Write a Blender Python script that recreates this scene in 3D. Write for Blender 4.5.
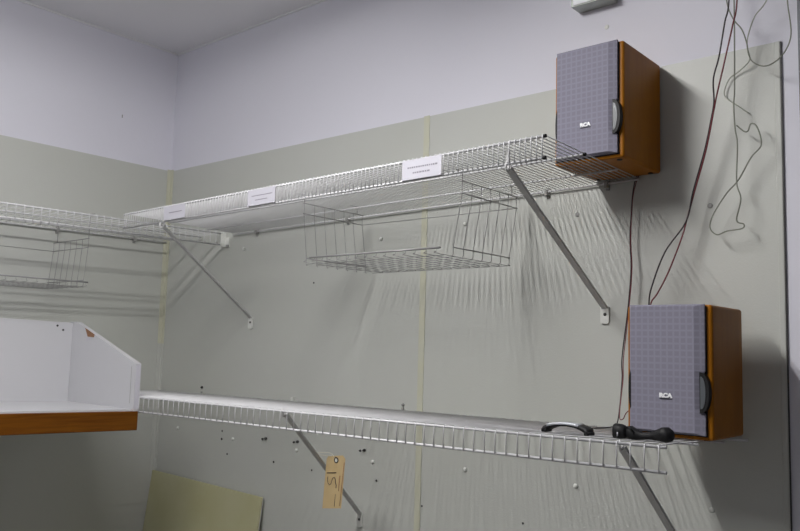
import bpy, math, random
from mathutils import Vector, Matrix

random.seed(7)
for o in list(bpy.data.objects):
    bpy.data.objects.remove(o)
scene = bpy.context.scene
COL = scene.collection
Z0 = 1.35          # the floor is z = 0; heights below are measured from eye level and lifted by Z0

# ------------------------------------------------------------------ camera
CAM = Vector((2.7422, -1.7732, -0.0160 + Z0))
YAW, PIT, ROL, FPX = 0.7114, 0.1041, 0.0281, 800.72
f = Vector((-math.sin(YAW) * math.cos(PIT), math.cos(YAW) * math.cos(PIT), math.sin(PIT)))
r = Vector((math.cos(YAW), math.sin(YAW), 0))
u = r.cross(f)
r2 = r * math.cos(ROL) + u * math.sin(ROL)
u2 = u * math.cos(ROL) - r * math.sin(ROL)
cd = bpy.data.cameras.new('camera')
cd.sensor_width = 36
cd.lens = FPX / 800 * 36
cd.clip_start = 0.05
cam = bpy.data.objects.new('camera', cd)
M = Matrix((r2, u2, -f)).transposed().to_4x4()
M.translation = CAM
cam.matrix_world = M
COL.objects.link(cam)
scene.camera = cam

# ------------------------------------------------------------------ light
scene.view_settings.view_transform = 'Standard'
scene.view_settings.look = 'None'
scene.view_settings.gamma = 1
scene.view_settings.exposure = 0.16
world = bpy.data.worlds.new('world')
world.use_nodes = True
world.node_tree.nodes['Background'].inputs[0].default_value = (0.75, 0.8, 1, 1)
world.node_tree.nodes['Background'].inputs[1].default_value = 0.3
scene.world = world


def area(name, loc, rot, sx, sy, power, color):
    l = bpy.data.lights.new(name, 'AREA')
    l.shape = 'RECTANGLE'
    l.size, l.size_y = sx, sy
    l.energy = power
    l.color = color
    o = bpy.data.objects.new(name, l)
    o.location = loc
    o.rotation_euler = rot
    COL.objects.link(o)
    return o


TUBE_X, TUBE_Y0, TUBE_Y1 = 1.53, -0.85, -2.15
HC_TUBE = 1.0997 + Z0      # height of the lit tube
TUBE_DX = 0.048           # the fixture holds two tubes side by side
for sx in (-1, 1):
    for deg, watt in ((0, 11.5), (-62, 5.2), (62, 5.2)):      # a tube shines down and to both sides
        a = math.radians(deg)
        area('tube_light', (TUBE_X + sx * TUBE_DX + 0.0135 * math.sin(-a), (TUBE_Y0 + TUBE_Y1) / 2, HC_TUBE - 0.0135 * math.cos(a)), (0, a, 0), 0.013, TUBE_Y0 - TUBE_Y1, watt, (1.0, 0.985, 0.965))
TUBE_POWER = 4.0        # radiance of the lit tube (built with its fixture further down)
area('front_fill_light', (2.3, -4.4, 0.25 + Z0), (math.radians(90), 0, 0), 2.2, 1.5, 0.6, (0.84, 0.88, 1.0))  # weak bluish fill added behind the camera to soften the shadows

# ------------------------------------------------------------------ materials
def mat(name, col, rough=0.5, metal=0.0, noise=None, bump=None, spec=0.5):
    """noise = (scale, amount, colour2); bump = (scale, strength, distance)"""
    m = bpy.data.materials.new(name)
    m.use_nodes = True
    nt = m.node_tree
    b = nt.nodes['Principled BSDF']
    b.inputs['Base Color'].default_value = (*col, 1)
    b.inputs['Roughness'].default_value = rough
    b.inputs['Metallic'].default_value = metal
    b.inputs['Specular IOR Level'].default_value = spec
    tc = nt.nodes.new('ShaderNodeTexCoord')
    if noise:
        n = nt.nodes.new('ShaderNodeTexNoise')
        n.inputs['Scale'].default_value = noise[0]
        n.inputs['Detail'].default_value = 4
        mp = nt.nodes.new('ShaderNodeMapRange')
        mp.inputs[1].default_value, mp.inputs[2].default_value = 0.35, 0.65
        mp.inputs[4].default_value = noise[1]
        mx = nt.nodes.new('ShaderNodeMix')
        mx.data_type = 'RGBA'
        mx.inputs[6].default_value = (*col, 1)
        mx.inputs[7].default_value = (*noise[2], 1)
        nt.links.new(tc.outputs['Object'], n.inputs['Vector'])
        nt.links.new(n.outputs['Fac'], mp.inputs[0])
        nt.links.new(mp.outputs[0], mx.inputs[0])
        nt.links.new(mx.outputs[2], b.inputs['Base Color'])
    if bump:
        n = nt.nodes.new('ShaderNodeTexNoise')
        n.inputs['Scale'].default_value = bump[0]
        n.inputs['Detail'].default_value = 2
        bp = nt.nodes.new('ShaderNodeBump')
        bp.inputs['Strength'].default_value = bump[1]
        bp.inputs['Distance'].default_value = bump[2]
        nt.links.new(tc.outputs['Object'], n.inputs['Vector'])
        nt.links.new(n.outputs['Fac'], bp.inputs['Height'])
        nt.links.new(bp.outputs['Normal'], b.inputs['Normal'])
    return m


def wood(name, c1, c2, stretch, rough=0.45):
    m = mat(name, c1, rough, spec=0.15)
    nt = m.node_tree
    b = nt.nodes['Principled BSDF']
    tc = [n for n in nt.nodes if n.type == 'TEX_COORD'][0]
    mp = nt.nodes.new('ShaderNodeMapping')
    mp.inputs['Scale'].default_value = stretch
    n = nt.nodes.new('ShaderNodeTexNoise')
    n.inputs['Scale'].default_value = 14
    n.inputs['Detail'].default_value = 6
    n.inputs['Distortion'].default_value = 0.6
    rp = nt.nodes.new('ShaderNodeValToRGB')
    rp.color_ramp.elements[0].position = 0.3
    rp.color_ramp.elements[1].position = 0.7
    rp.color_ramp.elements[0].color = (*c2, 1)
    rp.color_ramp.elements[1].color = (*c1, 1)
    nt.links.new(tc.outputs['Object'], mp.inputs[0])
    nt.links.new(mp.outputs[0], n.inputs['Vector'])
    nt.links.new(n.outputs['Fac'], rp.inputs[0])
    nt.links.new(rp.outputs[0], b.inputs['Base Color'])
    return m


def grille_material():
    m = mat('grille_cloth', (0.27, 0.26, 0.33), 0.85)
    nt = m.node_tree
    b = nt.nodes['Principled BSDF']
    tc = [n for n in nt.nodes if n.type == 'TEX_COORD'][0]
    sep = nt.nodes.new('ShaderNodeSeparateXYZ')
    nt.links.new(tc.outputs['Object'], sep.inputs[0])
    w = []
    for ax, per in (('X', 0.0125), ('Z', 0.0125)):
        a = nt.nodes.new('ShaderNodeMath'); a.operation = 'MULTIPLY'; a.inputs[1].default_value = 2 * math.pi / per
        s = nt.nodes.new('ShaderNodeMath'); s.operation = 'SINE'
        nt.links.new(sep.outputs[ax], a.inputs[0]); nt.links.new(a.outputs[0], s.inputs[0])
        w.append(s)
    mx = nt.nodes.new('ShaderNodeMath'); mx.operation = 'MAXIMUM'
    nt.links.new(w[0].outputs[0], mx.inputs[0]); nt.links.new(w[1].outputs[0], mx.inputs[1])
    mr = nt.nodes.new('ShaderNodeMapRange'); mr.inputs[1].default_value = 0.2; mr.inputs[2].default_value = 1.0
    nt.links.new(mx.outputs[0], mr.inputs[0])
    mix = nt.nodes.new('ShaderNodeMix'); mix.data_type = 'RGBA'
    mix.inputs[6].default_value = (0.195, 0.188, 0.240, 1)
    mix.inputs[7].default_value = (0.228, 0.221, 0.283, 1)
    nt.links.new(mr.outputs[0], mix.inputs[0]); nt.links.new(mix.outputs[2], b.inputs['Base Color'])
    return m


PAINT = mat('wall_paint', (0.68, 0.675, 0.75), 0.7, noise=(3, 0.3, (0.65, 0.65, 0.72)), bump=(90, 0.15, 0.002))
FARDIM = mat('dimmed_far_wall', (0.33, 0.33, 0.36), 0.8)  # unseen right and front walls, toned dark to cut bounced light
CEIL = mat('ceiling_paint', (0.82, 0.815, 0.84), 0.8, bump=(60, 0.15, 0.002))
FRP = mat('pebbled_wall_panel', (0.50, 0.51, 0.485), 0.45, noise=(2.2, 0.5, (0.485, 0.497, 0.455)), bump=(260, 0.10, 0.003))
BADGE = mat('white_badge_letters', (0.9, 0.9, 0.92), 0.4)
BASKETW = mat('basket_wire_coating', (0.28, 0.28, 0.28), 0.3)
SEAM = mat('yellowed_seam_strip', (0.53, 0.525, 0.41), 0.4, noise=(20, 0.5, (0.51, 0.52, 0.45)))
FLOOR = mat('floor_vinyl', (0.28, 0.27, 0.25), 0.5, noise=(6, 0.5, (0.25, 0.24, 0.22)))
CAULK = mat('ceiling_bead', (0.72, 0.72, 0.74), 0.6)
WIRE = mat('white_vinyl_wire', (0.64, 0.64, 0.66), 0.35)
CLIP = mat('grey_plastic_clip', (0.30, 0.30, 0.29), 0.5)
PALE = mat('pale_plastic', (0.66, 0.67, 0.64), 0.45)
STEEL = mat('dull_grey_steel', (0.56, 0.56, 0.56), 0.45)
GALV = mat('galvanised_steel', (0.42, 0.45, 0.42), 0.4, metal=0.6, noise=(40, 0.5, (0.32, 0.35, 0.33)))
WHITEMETAL = mat('white_painted_metal', (0.85, 0.86, 0.90), 0.35)
BLACK = mat('black_plastic', (0.008, 0.008, 0.009), 0.55, spec=0.3)
DARKHOLE = mat('dark_screw', (0.03, 0.028, 0.028), 0.5)
INSERT = mat('dark_grey_plastic', (0.10, 0.11, 0.12), 0.3)
SILVER = mat('silver_plastic', (0.50, 0.52, 0.56), 0.3, metal=0.3)
ORANGE = wood('orange_cherry_veneer', (0.35, 0.130, 0.006), (0.28, 0.100, 0.004), (2.5, 2.5, 0.35), 0.42)
GRILLE = grille_material()
MELAMINE = mat('white_melamine', (0.52, 0.52, 0.545), 0.4, noise=(5, 0.3, (0.52, 0.52, 0.54)))
CHIP = mat('bare_particle_board', (0.30, 0.16, 0.09), 0.9, noise=(60, 0.7, (0.2, 0.1, 0.05)))
OAK = wood('brown_oak_edge', (0.16, 0.056, 0.004), (0.10, 0.031, 0.002), (4, 0.5, 9), 0.45)
PAPER = mat('white_paper', (0.52, 0.51, 0.57), 0.7)
INK = mat('grey_ink', (0.25, 0.24, 0.28), 0.8)
TAGM = mat('manila_card', (0.56, 0.42, 0.22), 0.8, noise=(30, 0.5, (0.50, 0.36, 0.18)))
TAGINK = mat('black_ink', (0.02, 0.012, 0.015), 0.7)
TAGRED = mat('red_brown_ink', (0.22, 0.05, 0.02), 0.7)
YBOARD = mat('yellowed_board', (0.47, 0.46, 0.30), 0.5, noise=(4.5, 0.8, (0.42, 0.40, 0.22)))
REDW = mat('red_wire_jacket', (0.13, 0.012, 0.02), 0.45)
BLKW = mat('black_wire_jacket', (0.018, 0.010, 0.014), 0.45)
GRYW = mat('grey_wire_jacket', (0.20, 0.21, 0.17), 0.55)
PALEW = mat('pale_grey_wire_jacket', (0.36, 0.38, 0.32), 0.55)
CASING = mat('grey_door_paint', (0.16, 0.17, 0.19), 0.5)
STRING = mat('cotton_string', (0.6, 0.56, 0.45), 0.9)
GLASS = mat('window_glass', (0.8, 0.85, 0.9), 0.05)
GLASS.node_tree.nodes['Principled BSDF'].inputs['Transmission Weight'].default_value = 1
LAMP = mat('lit_tube', (0.9, 0.9, 0.9), 0.5)
LAMP.node_tree.nodes['Principled BSDF'].inputs['Emission Color'].default_value = (1, 0.985, 0.965, 1)
LAMP.node_tree.nodes['Principled BSDF'].inputs['Emission Strength'].default_value = TUBE_POWER

# ------------------------------------------------------------------ helpers
class MB:
    """collects pieces given in place coordinates (heights from eye level) and links them as one mesh"""
    def __init__(self):
        self.v, self.f, self.s = [], [], []

    def add(self, vs, fs, smooth=False):
        n = len(self.v)
        self.v += [Vector(a) for a in vs]
        self.f += [[n + i for i in q] for q in fs]
        self.s += [smooth] * len(fs)
        return self

    def box(self, a, b, tilt=None):
        (x0, y0, z0), (x1, y1, z1) = a, b
        vs = [(x, y, z) for x in (x0, x1) for y in (y0, y1) for z in (z0, z1)]
        if tilt:
            vs = [tilt(Vector(q)) for q in vs]
        return self.add(vs, [(0, 1, 3, 2), (4, 6, 7, 5), (0, 4, 5, 1), (2, 3, 7, 6), (0, 2, 6, 4), (1, 5, 7, 3)])

    def tube(self, pts, rad, n=8, cap=True):
        pts = [Vector(q) for q in pts]
        rads = rad if isinstance(rad, (list, tuple)) else [rad] * len(pts)
        t0 = (pts[1] - pts[0]).normalized()
        up = Vector((0, 0, 1)) if abs(t0.z) < 0.9 else Vector((1, 0, 0))
        nrm = (up - t0 * up.dot(t0)).normalized()
        vs = []
        for i, q in enumerate(pts):
            a = pts[max(i - 1, 0)]
            b = pts[min(i + 1, len(pts) - 1)]
            t = (b - a).normalized()
            nrm = nrm - t * nrm.dot(t)
            nrm.normalize()
            bn = t.cross(nrm)
            for k in range(n):
                an = 2 * math.pi * k / n
                vs.append(q + (nrm * math.cos(an) + bn * math.sin(an)) * rads[i])
        fs = []
        for i in range(len(pts) - 1):
            for k in range(n):
                k2 = (k + 1) % n
                fs.append((i * n + k, i * n + k2, (i + 1) * n + k2, (i + 1) * n + k))
        self.add(vs, fs, True)
        if cap:
            m = len(self.v) - len(vs)
            self.f.append([m + k for k in range(n)][::-1]); self.s.append(False)
            self.f.append([m + (len(pts) - 1) * n + k for k in range(n)]); self.s.append(False)
        return self

    def prism(self, outline, fn0, fn1):
        """outline: list of (a, b); fn0 / fn1 map it to the two end faces"""
        n = len(outline)
        vs = [fn0(*q) for q in outline] + [fn1(*q) for q in outline]
        fs = [list(range(n))[::-1], [n + i for i in range(n)]]
        fs += [(i, (i + 1) % n, n + (i + 1) % n, n + i) for i in range(n)]
        return self.add(vs, fs)

    def disc(self, c, rad, h, axis='y', n=14, dome=0.0):
        c = Vector(c)
        rings = [(rad, 0), (rad, h)] if not dome else [(rad, 0), (rad, h * .4), (rad * .75, h * .8), (rad * .3, h)]
        vs = []
        for rr, d in rings:
            for k in range(n):
                a = 2 * math.pi * k / n
                p, q = rr * math.cos(a), rr * math.sin(a)
                vs.append(c + {'y': Vector((p, -d, q)), 'x': Vector((d, p, q)), 'z': Vector((p, q, d))}[axis])
        fs = [list(range(n)), [(len(rings) - 1) * n + k for k in range(n)][::-1]]
        for i in range(len(rings) - 1):
            fs += [(i * n + k, (i + 1) * n + k, (i + 1) * n + (k + 1) % n, i * n + (k + 1) % n) for k in range(n)]
        return self.add(vs, fs, bool(dome))

    def build(self, name, m, parent=None, bevel=0.0, seg=2, origin=None):
        me = bpy.data.meshes.new(name)
        if parent is not None:
            org = parent['_o'] if '_o' in parent else (0, 0, 0)
            org = Vector(org)
        elif origin is not None:
            org = Vector(origin)
        else:
            n = max(len(self.v), 1)
            lo = Vector([min(q[i] for q in self.v) for i in range(3)])
            hi = Vector([max(q[i] for q in self.v) for i in range(3)])
            org = Vector(((lo.x + hi.x) / 2, (lo.y + hi.y) / 2, lo.z))
        me.from_pydata([tuple(q - org) for q in self.v], [], self.f)
        me.update()
        import bmesh
        bm = bmesh.new(); bm.from_mesh(me)
        bmesh.ops.recalc_face_normals(bm, faces=bm.faces)
        bm.to_mesh(me); bm.free()
        me.polygons.foreach_set('use_smooth', self.s)
        me.materials.append(m)
        o = bpy.data.objects.new(name, me)
        COL.objects.link(o)
        if parent is not None:
            o.parent = parent
            ORG[o.name] = org
            o['_o'] = tuple(org)
        else:
            o.location = org + Vector((0, 0, Z0))
            o['_o'] = tuple(org)
        if bevel:
            b = o.modifiers.new('bevel', 'BEVEL')
            b.width = bevel; b.segments = seg; b.limit_method = 'ANGLE'
        return o


ORG = {}


def tag(o, label, cat, group=None, kind=None):
    o['label'] = label
    o['category'] = cat
    if group: o['group'] = group
    if kind: o['kind'] = kind
    return o


def thing(name, loc, label, cat, group=None):
    o = bpy.data.objects.new(name, None)
    o.empty_display_size = 0.02
    COL.objects.link(o)
    o.location = Vector(loc) + Vector((0, 0, Z0))
    o['_o'] = tuple(loc)
    return tag(o, label, cat, group)


def smooth_path(pts, k=6):
    P = [Vector(q) for q in pts]
    out = []
    for i in range(len(P) - 1):
        p0, p1, p2, p3 = P[max(i - 1, 0)], P[i], P[i + 1], P[min(i + 2, len(P) - 1)]
        for j in range(k):
            t = j / k
            out.append(0.5 * ((2 * p1) + (p2 - p0) * t + (2 * p0 - 5 * p1 + 4 * p2 - p3) * t * t + (3 * p1 - p0 - 3 * p2 + p3) * t ** 3))
    out.append(P[-1])
    return out


def text_mesh(name, body, size, depth, m, parent, origin, xdir, ydir, bold=0.0):
    """lettering turned into a mesh; origin = centre of the word"""
    cu = bpy.data.curves.new(name, 'FONT')
    cu.body = body; cu.size = size; cu.extrude = depth; cu.offset = bold
    cu.align_x = 'CENTER'; cu.align_y = 'CENTER'
    to = bpy.data.objects.new(name + '_curve', cu)
    COL.objects.link(to)
    dg = bpy.context.evaluated_depsgraph_get()
    me = bpy.data.meshes.new_from_object(to.evaluated_get(dg))
    bpy.data.objects.remove(to)
    X, Y = Vector(xdir), Vector(ydir)
    Zd = X.cross(Y)
    R4 = Matrix((X, Y, Zd)).transposed().to_4x4()
    R4.translation = Vector(origin) - Vector(parent['_o'])
    me.transform(R4)
    me.name = name
    me.materials.clear(); me.materials.append(m)
    o = bpy.data.objects.new(name, me)
    COL.objects.link(o); o.parent = parent; o['_o'] = parent['_o']
    return o


def structure(o):
    o['kind'] = 'structure'
    return o


# ------------------------------------------------------------------ the room
HC = 1.1437                # ceiling
FL = -Z0                   # floor
RX, FY = 4.3, -4.6         # right wall, front wall
PT = 0.6610                # top of the wall panels
structure(MB().box((-0.1, FY - .1, FL - .1), (RX + .1, 0.1, FL)).build('floor', FLOOR))
structure(MB().box((-0.1, FY - .1, HC), (RX + .1, 0.1, HC + .1)).build('ceiling', CEIL))
structure(MB().box((-0.1, FY - .1, FL), (0, 0.1, HC)).build('wall_left', PAINT))
structure(MB().box((0, 0.0, FL), (RX, 0.1, HC)).build('wall_back', PAINT))
structure(MB().box((RX, FY - .1, FL), (RX + .1, 0.1, HC)).build('wall_right', FARDIM))
wf = MB()
wx0, wx1, wz0, wz1 = 1.2, 3.4, -0.45, 0.95
wf.box((0, FY - .1, FL), (wx0, FY, HC)); wf.box((wx1, FY - .1, FL), (RX, FY, HC))
wf.box((wx0, FY - .1, FL), (wx1, FY, wz0)); wf.box((wx0, FY - .1, wz1), (wx1, FY, HC))
structure(wf.build('wall_front', FARDIM))
wfr = MB()
for a, b in (((wx0, wz0), (wx1, wz0 + .05)), ((wx0, wz1 - .05), (wx1, wz1)), ((wx0, wz0), (wx0 + .05, wz1)), ((wx1 - .05, wz0), (wx1, wz1)), ((2.275, wz0), (2.325, wz1))):
    wfr.box((a[0], FY - .08, a[1]), (b[0], FY - .02, b[1]))
wn = structure(wfr.build('added_window_1', WHITEMETAL))  # unseen window, added to go with the front fill lamp
MB().box((wx0 + .04, FY - .055, wz0 + .04), (wx1 - .04, FY - .05, wz1 - .04)).build('added_window_pane', GLASS, wn)

# pebbled wall panels, 3 mm proud of the paint
structure(MB().box((0.003, -0.003, FL + .002), (1.3045, 0, PT)).box((1.3065, -0.003, FL + .002), (2.2575, 0, PT)).build('wall_panel_back', FRP))
structure(MB().box((0, FY + .02, FL + .002), (0.003, -0.003, PT)).build('wall_panel_left', FRP))
structure(MB().box((2.2575, -0.0055, FL + .002), (2.2700, -0.0002, PT)).build('trim_1', FRP, bevel=.002))
structure(MB().box((2.2701, -0.0045, FL + .002), (2.2722, -0.0002, PT - .001)).build('trim_2', DARKHOLE))
structure(MB().box((1.295, -0.0055, FL + .002), (1.316, -0.0032, PT + .002)).build('trim_3', SEAM, bevel=.001))
structure(MB().prism([(.0032, -.0032), (.020, -.0032), (.020, -.0055), (.0075, -.0075), (.0055, -.020), (.0032, -.020)],
                     lambda x, y: (x, y, -.02), lambda x, y: (x, y, PT + .004)).build('trim_4', SEAM))
structure(MB().prism([(.0032, -.0032), (.020, -.0032), (.020, -.0055), (.0075, -.0075), (.0055, -.020), (.0032, -.020)],
                     lambda x, y: (x, y, FL + .002), lambda x, y: (x, y, -.0205)).build('trim_6', FRP))
structure(MB().box((0.0, -.005, HC - .006), (RX, -.0001, HC - .0001)).box((0.0001, FY, HC - .006), (.005, -.0001, HC - .0001)).build('trim_5', CAULK))
# the door at the right of the wall panel
dr = MB()
dr.box((2.306, -.010, FL), (2.375, -.0001, 0.80)).box((3.225, -.022, FL), (3.297, -.0001, 0.80)).box((2.375, -.022, 0.728), (3.225, -.0001, 0.80))
door = structure(dr.box((2.306, -.010, .8), (2.375, -.0001, HC - .001)).build('door_1', CASING, bevel=.003))
MB().box((2.375, -.012, FL + .008), (3.225, -.0002, 0.728)).build('door_slab', CASING, door)
MB().disc((3.15, -.012, -0.35), .012, .03).disc((3.15, -.042, -.35), .028, .03, dome=1).build('door_handle', STEEL, door)


def small(name, m, x, z, rad, h, label, cat, group, y=-.003, dome=0.0):
    o = MB().disc((x, y, z), rad, h, 'y', 12, dome).build(name, m, origin=(x, y, z))
    return tag(o, label, cat, group)


# plugs, screws and marks on the back wall
PLUG_LABELS = [
    ('pale wall plug in the panel nearest the corner, below the lower shelf', .146, -.331),
    ('pale wall plug below the lower shelf, just left of the left pair of dark screws', .476, -.341),
    ('pale wall plug beside the lower left brace, under its dark screw', .803, -.346),
    ('pale wall plug below the lower shelf, just right of the manila tag', 1.133, -.346),
    ('pale wall plug below the lower shelf, first right of the yellowed seam', 1.466, -.329),
    ('pale wall plug below the lower shelf, under the arched black handle', 1.792, -.33),
    ('pale wall plug seen through the long upper shelf basket, left of the seam', 1.139, .312),
    ('pale wall plug under the upper shelf, behind the basket end right of the seam', 1.45, .333),
    ('pale wall plug under the upper shelf near the corner, right of the left shelf end', .487, .321)]
for lb, x, z in PLUG_LABELS:
    small('wall_plug', PALE, x, z, .006, .006, lb, 'wall plug', 'pale plastic plugs in the back wall', dome=1)
SCREWS = [
    ('dark double headed anchor below the lower shelf, halfway between the corner and the left brace', .652, -.323),
    ('dark double headed anchor beside the lower left brace, close to its top', .807, -.319),
    ('dark double headed anchor below the lower shelf, just above right of the manila tag', 1.099, -.316)]
for lb, x, z in SCREWS:
    t = thing('wall_anchor', (x, -.003, z), lb, 'wall anchor', 'dark double headed wall anchors')
    MB().disc((x, -.003, z), .0045, .009, dome=1).build('screw_head', DARKHOLE, t)
    MB().disc((x - .017, -.003, z - .003), .0035, .007, dome=1).build('screw_head', DARKHOLE, t)
HOLES = [
    ('small dark hole below the lower shelf, upper of a pair near the corner', .414, -.319, .0035),
    ('grey scuffed hole below the lower shelf, lower of a pair near the corner', .413, -.347, .0045),
    ('small grey hole in the lower wall, above the yellowed board', .448, -.395, .0035),
    ('small dark hole in the lower wall, below the first dark double anchor', .694, -.395, .0035),
    ('small dark hole in the lower wall, just left of the tagged brace', .876, -.4, .003),
    ('small dark hole in the lower wall, right of the manila tag', 1.149, -.398, .0035),
    ('tiny dark hole right beside the yellowed seam, low on the wall', 1.321, -.445, .0028),
    ('small dark hole low on the wall, midway between the seam and the lower right brace', 1.646, -.44, .003),
    ('thin dark nick in the panel between the two shelves, left of the seam', .852, .189, .0028)]
for lb, x, z, q in HOLES:
    small('screw_hole', DARKHOLE, x, z, q, .0012, lb, 'screw hole', 'screw holes in the back wall')
for lb, x, z, y, m in [
        ('faint filled dent low on the panel, under the lower speaker', 2.114, -.339, -.003, FRP),
        ('grey filled dent on the panel, between the red and grey hanging wires', 2.118, .319, -.003, CLIP),
        ('grey smear of filler under the upper shelf, right of its brace', 1.792, .328, -.003, CLIP),
        ('pale filled dent on the painted wall, above the upper speaker', 1.869, .793, 0, PALE),
        ('tiny dark nail head on the painted wall, above the wall panel', 1.009, .656, 0, CLIP)]:
    small('wall_dent', m, x, z, .006 if x > 1.1 else .0028, .0015, lb, 'wall mark', 'filled marks on the back wall', y=y, dome=1)
tag(MB().box((.0, -.229, .826), (.0008, -.225, .838)).build('paint_scratch', CLIP), 'tiny grey scratch on the painted left wall', 'wall mark')

# ------------------------------------------------------------------ wire shelves
def shelf(name, x0, x1, yf, zfun, dz, h, pitch, label, group, rails, caps, xlast, clips, wr=.00125, rr=.0029, every=1, P=lambda x, y, z: (x, y, z)):
    """zfun(x): deck height; dz: how much the front edge stands higher than the back"""
    root = thing(name, P((x0 + x1) / 2, 0, zfun((x0 + x1) / 2)), label, 'wire shelf', group)
    yb = -.012
    Z = lambda x, y: zfun(x) + dz * (y / yf)
    deck, lip = MB(), MB()
    n = int((xlast - x0 - .004) / pitch) + 1
    for i in range(n):
        x = xlast - i * pitch
        deck.tube([P(x, yb - 0.001, Z(x, yb) + rr + wr), P(x, yf - rr, Z(x, yf) + rr + wr * .4)], wr, 5)
        if i % every:
            continue
        zt = Z(x, yf)
        lip.tube([P(x, yf + rr * .3, zt + rr + wr * .4), P(x, yf - rr - wr * .3, zt + rr * .3), P(x, yf - rr - wr, zt - .006), P(x, yf - rr - wr, zt - h)], wr, 5)
    deck.build('deck_wires', WIRE, root)
    for y, q in rails:
        MB().tube([P(x0, y, Z(x0, y)), P(x1, y, Z(x1, y))], q, 8).build('rail', WIRE, root)
    MB().tube([P(x0, yf, Z(x0, yf)), P(x1, yf, Z(x1, yf))], rr, 8).build('front_rail', WIRE, root)
    lip.tube([P(x0, yf, Z(x0, yf) - h), P(x1, yf, Z(x1, yf) - h)], rr, 8).build('front_lip', WIRE, root)
    if caps:
        for y, dzz in ((yf, 0), (yf, -h), (rails[-1][0], 0)):
            MB().tube([P(x1 - .004, y, Z(x1, y) + dzz), P(x1 + .002, y, Z(x1, y) + dzz)], rr * 1.35, 8).build('end_cap', BLACK, root)
    for x in clips:
        z = Z(x, yb)
        MB().box(P(x - .005, -.018, z - .010), P(x + .005, -.0032, z + .004)).box(P(x - .004, -.008, z - .016), P(x + .004, -.0032, z + .012)).build('wall_clip', CLIP, root, bevel=.001)
    return root


H = .0435
YF = -.440
ZU = lambda x: .3828 + .0137 * (x - 1)
ZF = lambda x: -.1783 + .0085 * (x - 1)      # front rail of the lower shelf
ZL = lambda x: ZF(x) - .017                   # its back edge hangs lower
upper = shelf('wire_shelf', .430, 1.9565, YF, ZU, .0088, H, .0127,
              'long white close mesh wire shelf high on the back wall, carrying one speaker', 'white wire shelves',
              [(-.012, .0026), (-.124, .0024), (-.277, .0024)], True, 1.9525, (.56, 1.002, 1.71, 1.875))
lower = shelf('wire_shelf', .02, 2.193, -.4362, ZL, 0.017, .042, .0254,
              'long white wide spaced wire shelf below, carrying a speaker and black parts', 'white wire shelves',
              [(-.012, .0032), (-.15, .0024), (-.29, .0024)], False, 2.1813, (.284, 1.244, 1.95), wr=.0013)
MB().box((.778, -.016, -.194), (.787, -.0032, -.180)).build('wall_clip', PALE, lower)
for x in (.284, 1.244):      # the anchors stand up behind the back rail
    MB().disc((x, -.003, -.174), .0045, .008, dome=1).build('wall_screw', DARKHOLE if x < 1 else CLIP, lower)
LEFTP = lambda x, y, z: (-y, x, z)           # the left shelf runs along y instead of x
ZS = lambda x: .374 + .011 * x
left = shelf('wire_shelf', -1.75, -.012, -.373, ZS, .008, .041, .0254,
             'white close mesh wire shelf on the left wall, in the corner', 'white wire shelves',
             [(-.012, .0026), (-.093, .0024), (-.240, .0024)], False, -.020, (-.15, -.45, -.95, -1.5), P=LEFTP)
# end bracket that carries the left shelf where it meets the back wall
t = thing('shelf_end_bracket', (.385, -.004, .33), 'small grey plastic bracket holding the left shelf end on the back wall', 'bracket')
MB().box((.379, -.008, .334), (.404, -.0032, .368)).box((.3775, -.026, .334), (.3805, -.0032, .386)).build('bracket_body', PALE, t, bevel=.001)
MB().box((.395, -.013, .334), (.404, -.0075, .341)).build('bracket_latch', CLIP, t)


# braces
def brace(front, wall, w, label, tab=True):
    A, B = Vector(front), Vector(wall)
    root = thing('shelf_brace', B, label, 'shelf brace', 'diagonal shelf braces')
    d = (B - A).normalized()
    side = Vector((1, 0, 0)); side = (side - d * side.dot(d)).normalized()
    nn = d.cross(side)
    b = MB()
    def seg(s0, s1, n0, n1):
        vs = [A + side * s + nn * q for s, q in ((s0, n0), (s1, n0), (s1, n1), (s0, n1))] + [B + side * s + nn * q for s, q in ((s0, n0), (s1, n0), (s1, n1), (s0, n1))]
        b.add(vs, [(0, 1, 2, 3), (7, 6, 5, 4), (0, 4, 5, 1), (1, 5, 6, 2), (2, 6, 7, 3), (3, 7, 4, 0)])
    seg(-w / 2, w / 2, -.0008, .0008)
    seg(-w / 2, -w / 2 + .0015, -.005, .001)
    seg(w / 2 - .0015, w / 2, -.005, .001)
    b.build('strut', STEEL, root)
    MB().prism([(-.011, .006), (.011, .006), (.011, -.030), (.008, -.034), (-.008, -.034), (-.011, -.030)],
               lambda x, z: (B.x + x, -.0034, B.z + z), lambda x, z: (B.x + x, -.0085, B.z + z)).build('wall_plate', PALE, root)
    MB().disc((B.x + .001, -.008, B.z - .012), .004, .003, dome=1).build('screw', DARKHOLE, root)
    h = MB()
    h.tube(smooth_path([A + Vector((0, .012, .002)), A + Vector((0, -.002, -.006)), A + Vector((0, -.008, .004)), A + Vector((0, -.004, .012))], 4), .0022, 6)
    if tab:
        h.box(A + Vector((-.012, .010, 0)), A + Vector((-.003, .0125, H - .002)))
    h.build('hook', STEEL, root)
    return root


brace((1.869, -.436, .352), (1.868, -.0045, .092), .0145, 'grey diagonal brace under the right part of the upper shelf')
brace((.641, -.436, .332), (.545, -.0045, .074), .012, 'thin grey diagonal brace near the corner, under the left end of the upper shelf')
brace((1.217, -.428, -.183), (1.089, -.0045, -.504), .0145, 'grey diagonal brace under the lower shelf, crossed by the manila tag', False)
brace((2.108, -.428, -.176), (2.095, -.0045, -.500), .0145, 'grey diagonal brace at the right end of the lower shelf', False)

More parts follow.
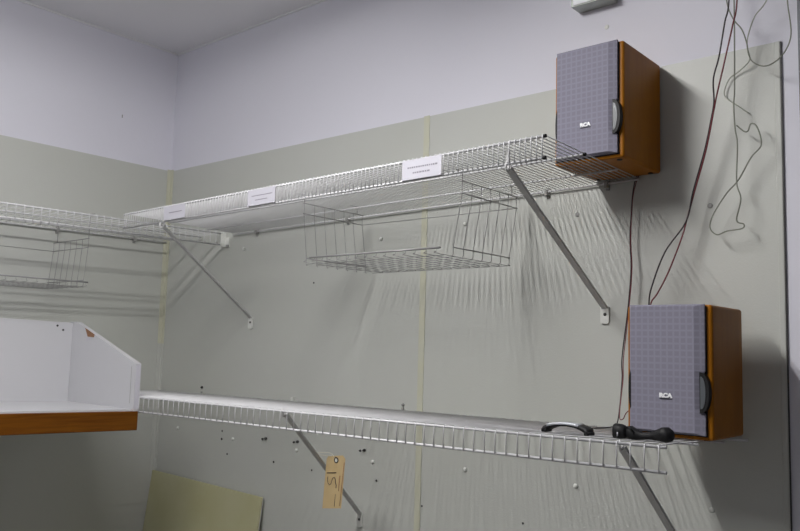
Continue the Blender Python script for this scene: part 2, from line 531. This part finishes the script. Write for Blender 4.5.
# ------------------------------------------------------------------ hanging wire baskets
def basket(root, P, L0, L1, R0, R1, yf, yb, ytray, ztop, zpair, zbr, zfl, zhook, r0=.00105, lt=.062):
    """P maps (along, across, height); L*/R* = position of the end panels at top and bottom"""
    def end(a_t, a_b, n=7):
        m = MB()
        for i in range(n):
            y = yf + (yb - yf) * i / (n - 1)
            m.tube([P(a_t, y, zpair), P(a_t, y, ztop), P(a_b, y * 1.01, zbr), P(a_b, y * 1.01, zfl + .004), P(a_b + (.004 if a_t < (L0 + R0) / 2 else -.004), y * 1.01, zfl)], r0, 6)
        m.build('end_panel', BASKETW, root)
        for z, a in ((zpair, a_t), (ztop, a_t), (zbr, a_b)):
            MB().tube([P(a, yf - .003, z), P(a, yb + .003, z)], r0 * 1.5, 6).build('cross_wire', BASKETW, root)
        for y in (yf, yb + (yf - yb) * .1):
            MB().tube(smooth_path([P(a_t, y, zpair), P(a_t, y, zhook), P(a_t, y - .006, zhook + .006), P(a_t, y - .03, zhook + .006)], 4), r0 * 1.3, 6).build('hanger', BASKETW, root)
    end(L0, L1); end(R0, R1)
    tray = MB()
    n = 15
    for i in range(n):
        a = L1 + lt + (R1 - L1 - lt - .004) * i / (n - 1)
        tray.tube(smooth_path([P(a, ytray, zfl + .012), P(a, ytray - .002, zfl + .005), P(a, ytray + .012, zfl), P(a, yb - .012, zfl), P(a, yb, zfl + .004)], 3), r0 * .8, 5)
    for j in range(8):
        y = ytray + .02 + (yb - ytray - .03) * j / 7
        tray.tube([P(L1 + lt * .6, y, zfl - .002), P(R1, y, zfl - .002)], r0 * .8, 5)
    tray.build('tray', BASKETW, root)
    MB().tube([P(L1 + lt + .010, ytray, zfl + .013), P(R1 + .004, ytray, zfl + .013)], r0 * 2.5, 7).build('front_rail', BASKETW, root)
    MB().tube([P(L0, yb, ztop), P(R0, yb, ztop)], r0 * 1.1, 6).build('back_rail', BASKETW, root)


t = thing('wire_basket', (1.38, -.2, .30), 'open white wire basket hanging under the long upper shelf', 'wire basket', 'hanging wire baskets')
basket(t, lambda a, b, z: (a, b, z), 1.110, 1.130, 1.650, 1.630, -.292, -.058, -.350, .349, .378, .223, .203, .395)
t = thing('wire_basket', (.2, -.8, .27), 'open white wire basket hanging under the left wall shelf', 'wire basket', 'hanging wire baskets')
basket(t, lambda a, b, z: (-b, a, z), -1.02, -1.0, -.485, -.495, -.30, -.065, -.325, .283, .312, .175, .155, .384)

# ------------------------------------------------------------------ speakers
def d_shape(n=14, hh=.038, bulge=.017, flat=.0):
    pts = [(flat, -hh * .92), (flat, hh * .92)]
    for i in range(n + 1):
        a = math.pi / 2 - math.pi * i / n
        pts.append((flat + bulge * math.cos(a) ** .8 if abs(math.cos(a)) > 1e-6 else flat, hh * math.sin(a)))
    return pts


def speaker(x0, yf, zb, label, w=.167, hgt=.258, dep=.196, lean=0.0):
    root = thing('bookshelf_speaker', (x0 + w / 2, yf + dep / 2, zb), label, 'speaker', 'orange wood bookshelf speakers')
    X = lambda a: x0 + a
    MB().box((X(0), yf, zb), (X(w), yf + dep, zb + hgt)).build('cabinet', ORANGE, root, bevel=.006, seg=4)
    # black baffle behind the grille
    MB().box((X(.006), yf - .0025, zb + .007), (X(w - .010), yf + .004, zb + hgt - .003)).build('baffle', BLACK, root)
    # grille with a notch on either side
    gl, gr, gb, gt = .009, w - .0115, .009, hgt + .0005
    cz, hh, nd = .088, .040, .0075
    out = [(gl, gb), (gr, gb), (gr, cz - hh), (gr - nd, cz - hh + .010), (gr - nd, cz + hh - .010), (gr, cz + hh), (gr, gt),
           (gl, gt), (gl, cz + hh), (gl + nd * .6, cz + hh - .010), (gl + nd * .6, cz - hh + .010), (gl, cz - hh)]
    cx0, cz0 = (gl + gr) / 2, (gb + gt) / 2
    bev = .0085
    def inset(a, b):
        a2 = (gl + .0055) if a < cx0 - .03 else (gr - .0180)
        b2 = b + (.004 if b < gb + .001 else (-.004 if b > gt - .001 else 0))
        return a2, b2
    g = MB()
    n = len(out)
    base = [(X(a), yf - .003, zb + b) for a, b in out]
    mid = [(X(a), yf - .008, zb + b) for a, b in out]
    top = [(X(inset(a, b)[0]), yf - .0145, zb + inset(a, b)[1]) for a, b in out]
    vs = base + mid + top
    fs = [list(range(n)), [2 * n + i for i in range(n)][::-1]]
    for k in (0, 1):
        fs += [(k * n + i, k * n + (i + 1) % n, (k + 1) * n + (i + 1) % n, (k + 1) * n + i) for i in range(n)]
    g.add(vs, fs)
    g.build('grille', GRILLE, root)
    for s in (1, -1):
        bx = X(gr - nd - .001) if s > 0 else X(gl + nd * .6 - .002)
        bul = .0175 if s > 0 else .006
        pr = MB().prism(d_shape(bulge=bul), lambda a, b: (bx + s * a, yf + .002, zb + cz + b), lambda a, b: (bx + s * a, yf - (.0135 if s > 0 else .007), zb + cz + b)).build('side_scoop', BLACK, root)
        MB().prism(d_shape(hh=.030, bulge=bul * .55), lambda a, b: (bx + s * (a + .0015), yf - .012, zb + cz + b), lambda a, b: (bx + s * (a + .0015), yf - .0143, zb + cz + b)).build('scoop_insert', INSERT, pr) if s > 0 else None
    bd = MB().box((X(.0720), yf - .0152, zb + .0725), (X(.0965), yf - .0144, zb + .0738)).build('badge_base', BLACK, root)
    text_mesh('badge_lettering', 'RCA', .0110, .0006, BADGE, bd, (X(.084), yf - .0154, zb + .0795), (1.12, 0, 0), (0, 0, 1), .0007)
    for a in (.018, w - .018):
        for b in (.018, dep - .018):
            MB().disc((X(a), yf + b, zb - .0016), .006, .003, 'z').build('foot', BLACK, root)
    return root


speaker(1.842, -.204, ZU(1.93) + .0088, 'orange wood speaker with grey grille standing on the upper wire shelf')
speaker(2.041, -.258, ZL(2.12) + .0168, 'orange wood speaker with grey grille standing on the lower wire shelf', dep=.172, hgt=.2525, w=.168)

# ------------------------------------------------------------------ black parts on the lower shelf
zd = ZF(1.97) + .0026
t = thing('curved_handle', (1.976, -.38, zd), 'arched black handle with grey top lying on the lower wire shelf', 'handle')
arc = []
for i in range(17):
    a = math.pi * i / 16
    arc.append((1.976 - .0475 * math.cos(a), -.38 + .006 * math.sin(a), zd + .004 + .0130 * math.sin(a)))
m = MB()
for k, (w0, h0) in enumerate(((.014, .0035),)):
    vs = []
    for i, q in enumerate(arc):
        e = abs(math.cos(math.pi * i / 16))
        hh = .003 + .004 * e ** 2
        for dy, dzz in ((-w0, -hh), (w0, -hh), (w0, hh * .6), (-w0, hh * .6)):
            vs.append((q[0], q[1] + dy, max(q[2] + dzz, zd + .0002)))
    fs = [(0, 1, 2, 3), (67, 66, 65, 64)]
    for i in range(16):
        for j in range(4):
            fs.append((i * 4 + j, i * 4 + (j + 1) % 4, (i + 1) * 4 + (j + 1) % 4, (i + 1) * 4 + j))
    m.add(vs, fs, True)
m.build('arch', BLACK, t)
m = MB()
vs = []
for i in range(3, 12):
    q = arc[i]
    e = abs(math.cos(math.pi * i / 16)); hh = (.003 + .004 * e ** 2) * .6
    vs += [(q[0], q[1] - .0146, q[2] - .0005), (q[0], q[1] + .0120, q[2] - .0005), (q[0], q[1] + .0120, q[2] + hh + .0018), (q[0], q[1] - .0146, q[2] + hh + .0018)]
fs = [(0, 1, 2, 3), (35, 34, 33, 32)]
for i in range(8):
    for j in range(4):
        fs.append((i * 4 + j, i * 4 + (j + 1) % 4, (i + 1) * 4 + (j + 1) % 4, (i + 1) * 4 + j))
m.add(vs, fs, True)
m.build('grey_top_strip', SILVER, t)
for sx in (-.0455, .0455):
    MB().box((1.976 + sx - .006, -.392, zd), (1.976 + sx + .006, -.368, zd + .007)).build('foot', BLACK, t, bevel=.002)

t = thing('black_plastic_piece', (2.125, -.375, zd), 'black bone shaped plastic piece lying before the lower speaker on the wire shelf', 'plastic part')
def blob(prof, y, name, n=14, sy=1.0):
    """prof: (x, z centre, half height, half depth)"""
    m = MB(); vs = []
    for x, zc, hz, hy in prof:
        for k in range(n):
            a = 2 * math.pi * k / n
            c, s = math.cos(a), math.sin(a)
            vs.append((x, y + hy * math.copysign(abs(c) ** .7, c), zc + hz * math.copysign(abs(s) ** .7, s)))
    fs = [list(range(n))[::-1], [(len(prof) - 1) * n + k for k in range(n)]]
    for i in range(len(prof) - 1):
        fs += [(i * n + k, i * n + (k + 1) % n, (i + 1) * n + (k + 1) % n, (i + 1) * n + k) for k in range(n)]
    return m.add(vs, fs, True).build(name, BLACK, t)
z = zd
blob([(2.0926, z + .012, .010, .008), (2.1031, z + .0125, .0125, .012), (2.1137, z + .010, .0095, .010), (2.1242, z + .0085, .0065, .008), (2.1383, z + .0095, .0065, .008),
      (2.1515, z + .0125, .0095, .011), (2.1612, z + .0148, .0125, .015), (2.1700, z + .0145, .0132, .016), (2.1770, z + .0135, .010, .013), (2.1797, z + .0135, .006, .008)], -.375, 'bone_body')
blob([(2.0723, z + .013, .0125, .012), (2.0741, z + .014, .0135, .014), (2.0846, z + .0135, .0132, .014), (2.0926, z + .0125, .0115, .012), (2.0952, z + .0125, .010, .010)], -.378, 'plug_end')
m = MB().tube(smooth_path([(2.0908, -.372, z + .010), (2.0978, -.383, z + .022), (2.1084, -.388, z + .020), (2.1137, -.380, z + .006)], 5), .0022, 6)
m.build('cord_loop', BLACK, t)
MB().tube([(2.0838, -.3925, z + .006), (2.0842, -.393, z + .013)], .0012, 6).build('metal_pin', PAPER, t)

# ------------------------------------------------------------------ wall box above the upper speaker
t = thing('metal_wall_box', (1.84, -.028, .848), 'small white fronted metal box on the wall above the upper speaker', 'wall box')
MB().box((1.795, -.046, .8465), (1.898, -.0002, .935)).build('housing', GALV, t, bevel=.001)
MB().box((1.802, -.049, .8495), (1.894, -.0462, .933)).build('front_cover', WHITEMETAL, t, bevel=.001)

# ------------------------------------------------------------------ labels on the upper shelf lip
for k, (lx0, lx1, lz0, lz1, lb) in enumerate([
        (1.598, 1.708, .356, .400, 'white paper label with two printed lines, the rightmost on the upper shelf edge'),
        (1.058, 1.168, .350, .392, 'white paper label with two printed lines, the middle one on the upper shelf edge'),
        (.664, .772, .345, .386, 'white paper label with one long line, nearest the corner on the upper shelf edge')]):
    yl = YF - .0068
    dzl = (.001 if k == 0 else .002)
    n = 6
    m = MB()
    m.prism([(lx0, lz0), (lx1, lz0 + dzl), (lx1, lz1 + dzl), (lx0, lz1)], lambda a, b: (a, yl, b), lambda a, b: (a, yl - .0006, b))
    lab = tag(m.build('paper_label', PAPER), lb, 'label', 'paper labels on the upper shelf edge')
    tx = MB()
    rows = [(.60, .14, .90), (.32, .28, .72)] if k < 2 else [(.50, .25, .85)]
    for fr, a0, a1 in rows:
        a = lx0 + (lx1 - lx0) * a0
        while a < lx0 + (lx1 - lx0) * a1:
            wd = random.uniform(.003, .007)
            zc = lz0 + (lz1 - lz0) * fr + dzl * (a - lx0) / (lx1 - lx0)
            hh = .0017 if k == 0 else .0012
            tx.box((a, yl - .0009, zc - hh), (min(a + wd, lx0 + (lx1 - lx0) * a1), yl - .0006, zc + hh))
            a += wd + (.0018 if k == 0 else .0006)
    tx.build('printed_text', INK, lab)

# ------------------------------------------------------------------ manila tag
ty = -.232
TX0, TZ1, TW, TH = 1.174, -.3070, .0700, .1380
t = thing('manila_tag', (TX0 + TW / 2, ty, TZ1 - TH), 'manila shipping tag marked 15 hanging from the lower left brace', 'tag')
SH = .0
def TP(cx, cy):
    """card coordinates: 0..1 right, 0..1 down"""
    return TX0 + TW * cx - .010 * cy, TZ1 - TH * cy + .010 * cx
outl = [(0.08, 0), (.86, 0), (1, .07), (1, 1), (0, 1), (0, .05)]
m = MB().prism(outl, lambda a, b: (TP(a, b)[0], ty, TP(a, b)[1]), lambda a, b: (TP(a, b)[0], ty - .0006, TP(a, b)[1]))
m.build('card', TAGM, t)
def stroke(pts, w, mt, name, parent=t):
    m = MB()
    pp = [Vector((TP(a, b)[0], ty - .0008, TP(a, b)[1])) for a, b in pts]
    m.tube(pp, w, 5)
    return m.build(name, mt, parent)
hx, hz = TP(.53, .085)
ring = [(hx + .0065 * math.cos(2 * math.pi * k / 20), ty - .0008, hz + .0065 * math.sin(2 * math.pi * k / 20)) for k in range(21)]
MB().tube(ring, .0016, 6).build('hole_ring', TAGINK, t)
MB().disc((hx, ty - .0006, hz), .0050, .0005).build('hole_patch', PALE, t)
cxy = lambda x, y: ((x - 60) / 155, (y - 60) / 430)
stroke([cxy(75, 198), cxy(152, 200)], .0012, TAGINK, 'handwritten_1')
stroke([cxy(*q) for q in ((85, 228), (84, 250), (90, 280), (102, 298), (115, 288), (121, 262), (126, 243), (139, 237), (149, 252), (152, 280), (160, 300), (160, 325))], .0011, TAGINK, 'handwritten_5')
stroke([cxy(209, 120), cxy(206, 300), cxy(203, 470)], .0007, TAGRED, 'ruled_line')
stroke([cxy(160, 375), cxy(159, 475)], .0007, TAGINK, 'ruled_line')
stroke([cxy(184, 225), cxy(182, 350)], .0008, TAGRED, 'ruled_line')
MB().tube(smooth_path([(hx, ty - .001, hz), (hx - .012, ty - .012, hz + .018), (1.168, -.262, -.296), (1.160, -.255, -.300), (1.170, -.240, -.305), (hx - .004, ty + .004, hz + .008), (hx, ty + .002, hz)], 5), .0006, 5).build('string', STRING, t)

# ------------------------------------------------------------------ yellowed board leaning in the corner
bt = thing('yellowed_board', (.33, -.05, FL), 'yellowed board leaning on the back wall in the corner below the lower shelf', 'board')
m = MB()
ol = [(.020, FL + .001), (.657, FL + .001), (.657, -.513), (.008, -.500)]
lean = lambda z: .11 * (z + .50) / (FL + .50)
m.prism(ol, lambda a, b: (a, -.0065 - lean(b), b), lambda a, b: (a, -.0125 - lean(b), b))
m.build('board_sheet', YBOARD, bt)
MB().tube([(.658, -.0095, -.513), (.658, -.0095 - .11, FL + .004)], .0016, 5).build('board_edge_shadow', CLIP, bt)  # dark rod stands in for the shadow along the board's right edge

# ------------------------------------------------------------------ counter with oak edge, and the white box on it
TL = .022
def tilt(q):
    return Vector((q[0], q[1], q[2] + (-.44 - q[1]) * TL))
t = thing('counter', (.29, -1.1, -.277), 'white counter with thick brown oak front edge along the left wall', 'counter')
MB().box((.0035, -1.9, -.262), (.560, -.4405, -.2225), tilt).build('counter_top', MELAMINE, t)
MB().box((.560, -1.9, -.2775), (.580, -.4405, -.2222), tilt).build('oak_edge', OAK, t, bevel=.0015)
MB().box((.004, -1.9, -.262 - .06), (.03, -.4405, -.2625), tilt).build('wall_cleat', MELAMINE, t)

t = thing('white_storage_box', (.38, -1.1, -.222), 'open white melamine box with sloping side standing on the oak edged counter', 'storage box')
YS0, YS1 = -.4555, -.4375
side = [(.160, -.2218), (.5765, -.2218), (.5765, -.081), (.20, .0445), (.160, .0445)]
def sidepanel(y0, y1, nm):
    m = MB().prism(side, lambda a, b: tilt((a, y0, b)), lambda a, b: tilt((a, y1, b)))
    return m.build(nm, MELAMINE, t, bevel=.0008)
sp = sidepanel(YS0, YS1, 'side_panel')
sidepanel(-1.72, -1.702, 'side_panel')
MB().box((.162, -1.702, -.2218), (.180, YS0 - .0004, .0405), tilt).build('back_panel', MELAMINE, t, bevel=.0008)
MB().box((.180, -1.702, -.2218), (.570, YS0 - .0004, -.2165), tilt).build('bottom_panel', MELAMINE, t)
MB().prism([(.262, .024), (.324, .003), (.321, -.006), (.281, -.004)], lambda a, b: tilt((a, YS0 + .0005, b)), lambda a, b: tilt((a, YS0 - .0008, b))).build('chipped_patch', CHIP, sp)
MB().prism([(.272, -.006), (.300, -.008), (.300, -.017), (.288, -.013), (.276, -.018)], lambda a, b: tilt((a, YS0 + .0005, b)), lambda a, b: tilt((a, YS0 - .0006, b))).build('paper_scrap', PAPER, sp)
MB().box((.5535, YS0 - .0006, -.200), (.5550, YS0 + .0004, -.090), tilt).build('edge_gap', CLIP, sp)
MB().box((.5775, YS0 + .001, -.215), (.5768, YS1 - .001, -.085), tilt).build('edge_band', PAPER, sp)
for y, z in ((-.509, .0305), (-.489, .017)):
    MB().disc((.1802, y, z - .001), .0035, .0015, 'x').build('screw', DARKHOLE, t)

# ------------------------------------------------------------------ hanging wires
RED_A = [(2.21, -.10, 1.143), (2.204, -.10, .90), (2.1971, -0.1, 0.7374), (2.1848, -0.0917, 0.6937), (2.1691, -0.0833, 0.6252), (2.1538, -0.075, 0.581), (2.1515, -0.0667, 0.5334), (2.1417, -0.0583, 0.4966), (2.1244, -0.05, 0.4344), (2.0985, -0.0517, 0.3448), (2.0831, -0.0533, 0.2792), (2.0361, -0.055, 0.2149), (2.0065, -0.0567, 0.1399), (2.0001, -0.0583, 0.102), (2.006, -0.060, 0.07), (2.035, -.066, .01), (2.075, -.072, -.02), (2.105, -.083, -.03)]
RED_B = [(2.217, -.102, 1.143), (2.217, -.10, .90), (2.2134, -0.1, 0.7329), (2.2011, -0.0917, 0.6843), (2.1784, -0.0833, 0.6033), (2.1605, -0.075, 0.5443), (2.1502, -0.0667, 0.5108), (2.1302, -0.0583, 0.4319), (2.1012, -0.05, 0.3448), (2.0836, -0.0517, 0.281), (2.074, -0.0533, 0.246), (2.0449, -0.055, 0.1728), (2.0196, -0.0567, 0.124), (2.0048, -0.0583, 0.1019), (2.008, -0.063, 0.07), (2.037, -.069, .005), (2.077, -.073, -.03), (2.110, -.083, -.04)]
GRAY = [(2.190, -.05, 1.143), (2.1914, -0.05, 0.766), (2.1905, -0.0496, 0.6451), (2.1891, -0.0492, 0.5568), (2.1868, -0.0488, 0.5242), (2.1886, -0.0483, 0.4736), (2.1928, -0.0479, 0.4359), (2.1898, -0.0475, 0.3563), (2.1977, -0.0471, 0.3194), (2.1883, -0.0467, 0.2751), (2.2023, -0.0462, 0.2654), (2.1988, -0.0458, 0.2564), (2.1672, -0.0454, 0.2533), (2.1462, -0.045, 0.2472), (2.1315, -0.0446, 0.2649), (2.1406, -0.0442, 0.2947), (2.1678, -0.0437, 0.3356), (2.1914, -0.0433, 0.3603), (2.2179, -0.0429, 0.4057), (2.2378, -0.0425, 0.427), (2.2381, -0.0421, 0.4483), (2.2294, -0.0417, 0.4741), (2.2186, -0.0413, 0.479), (2.2124, -0.0408, 0.4649), (2.2037, -0.0404, 0.4664), (2.1893, -0.04, 0.4811)]
LOOP = [(2.16, -.06, 1.143), (2.168, -.06, .90), (2.1778, -0.06, 0.7639), (2.1909, -0.0591, 0.7134), (2.2089, -0.0582, 0.6838), (2.2183, -0.0573, 0.6518), (2.2213, -0.0564, 0.6272), (2.2298, -0.0555, 0.6081), (2.2494, -0.0545, 0.5954), (2.2689, -0.0536, 0.5979), (2.2916, -0.0527, 0.6167), (2.3044, -0.0518, 0.6525), (2.2997, -0.0509, 0.712), (2.2979, -0.05, 0.7344), (2.285, -.05, .9), (2.27, -.05, 1.143)]
LOOP2 = [(2.33, -.06, 1.143), (2.30, -.06, .85), (2.2636, -0.06, 0.7402), (2.2341, -0.0504, 0.7097), (2.2173, -0.0408, 0.6772), (2.2109, -0.0312, 0.6551), (2.2128, -0.0216, 0.6263), (2.1882, -0.012, 0.6098), (2.1663, -0.0116, 0.5963), (2.1543, -0.0112, 0.5676), (2.1626, -0.0108, 0.551), (2.1835, -0.0104, 0.5324), (2.205, -0.01, 0.513)]
SPK_A = [(1.952, -.0055, .43), (1.9470, -0.0055, 0.400), (1.9454, -0.012, 0.3865), (1.9477, -0.03, 0.3425), (1.9426, -0.03, 0.2535), (1.9458, -0.032, 0.1831), (1.9397, -0.035, 0.0929), (1.9263, -0.038, -0.0218), (1.931, -0.048, -0.0715), (1.9326, -0.072, -0.160), (1.9298, -0.096, -0.174), (1.905, -0.16, -0.1755)]
SPK_B = [(1.956, -.0055, .43), (1.9510, -0.0055, 0.400), (1.9490, -0.012, 0.3865), (1.949, -0.03, 0.3424), (1.9446, -0.03, 0.2534), (1.9489, -0.0333, 0.1828), (1.9434, -0.0378, 0.0927), (1.9392, -0.0578, -0.0217), (1.9546, -0.0933, -0.07), (1.96, -0.1222, -0.1447), (1.9723, -0.1311, -0.152), (1.9923, -0.14, -0.131), (2.03, -.075, -.11), (2.045, -.06, -.10)]


def cable(name, pts, rad, m, label, group=None, cat='wire'):
    o = MB().tube(smooth_path(pts, 6), rad, 7).build(name, m)
    return tag(o, label, cat, group)


cable('speaker_wire', RED_A, .0017, BLKW, 'black strand of the wire pair hanging from the ceiling to the lower speaker', 'pair of wires to the lower speaker')
cable('speaker_wire', RED_B, .0017, REDW, 'dark red strand of the wire pair hanging from the ceiling to the lower speaker', 'pair of wires to the lower speaker')
cable('speaker_wire', SPK_A, .0014, BLKW, 'black wire running down from the upper speaker to the lower shelf', 'pair of wires from the upper speaker')
cable('speaker_wire', SPK_B, .0011, REDW, 'thin dark red wire beside the black one, from the upper to the lower speaker', 'pair of wires from the upper speaker')
cable('hanging_cable', GRAY, .0015, GRYW, 'grey cable hanging straight down the panel and curling into a knot at its end')
cable('hanging_cable', LOOP, .0014, GRYW, 'grey cable hanging in a wide U over the top corner of the panel')
cable('hanging_cable', LOOP2, .0013, PALEW, 'pale grey cable crossing the U shaped one and curving back against the panel')

# ------------------------------------------------------------------ ceiling lamp (above and out of the picture)
t = thing('ceiling_light', (TUBE_X, (TUBE_Y0 + TUBE_Y1) / 2, HC - .045), 'long white fluorescent ceiling light above the shelves', 'ceiling light')
MB().box((TUBE_X - .075, TUBE_Y1 - .02, HC - .022), (TUBE_X + .075, TUBE_Y0 + .02, HC - .0005)).build('lamp_housing', WHITEMETAL, t, bevel=.003)
for sx in (-1, 1):
    MB().tube([(TUBE_X + sx * TUBE_DX, TUBE_Y1, HC - .044), (TUBE_X + sx * TUBE_DX, TUBE_Y0, HC - .044)], .0125, 12).build('lamp_tube', LAMP, t)
for y in (TUBE_Y0 + .012, TUBE_Y1 - .012):
    MB().box((TUBE_X - .066, y - .008, HC - .0575), (TUBE_X + .066, y + .008, HC - .022)).build('lamp_socket', PALE, t)

for o in bpy.data.objects:
    if '_o' in o:
        del o['_o']
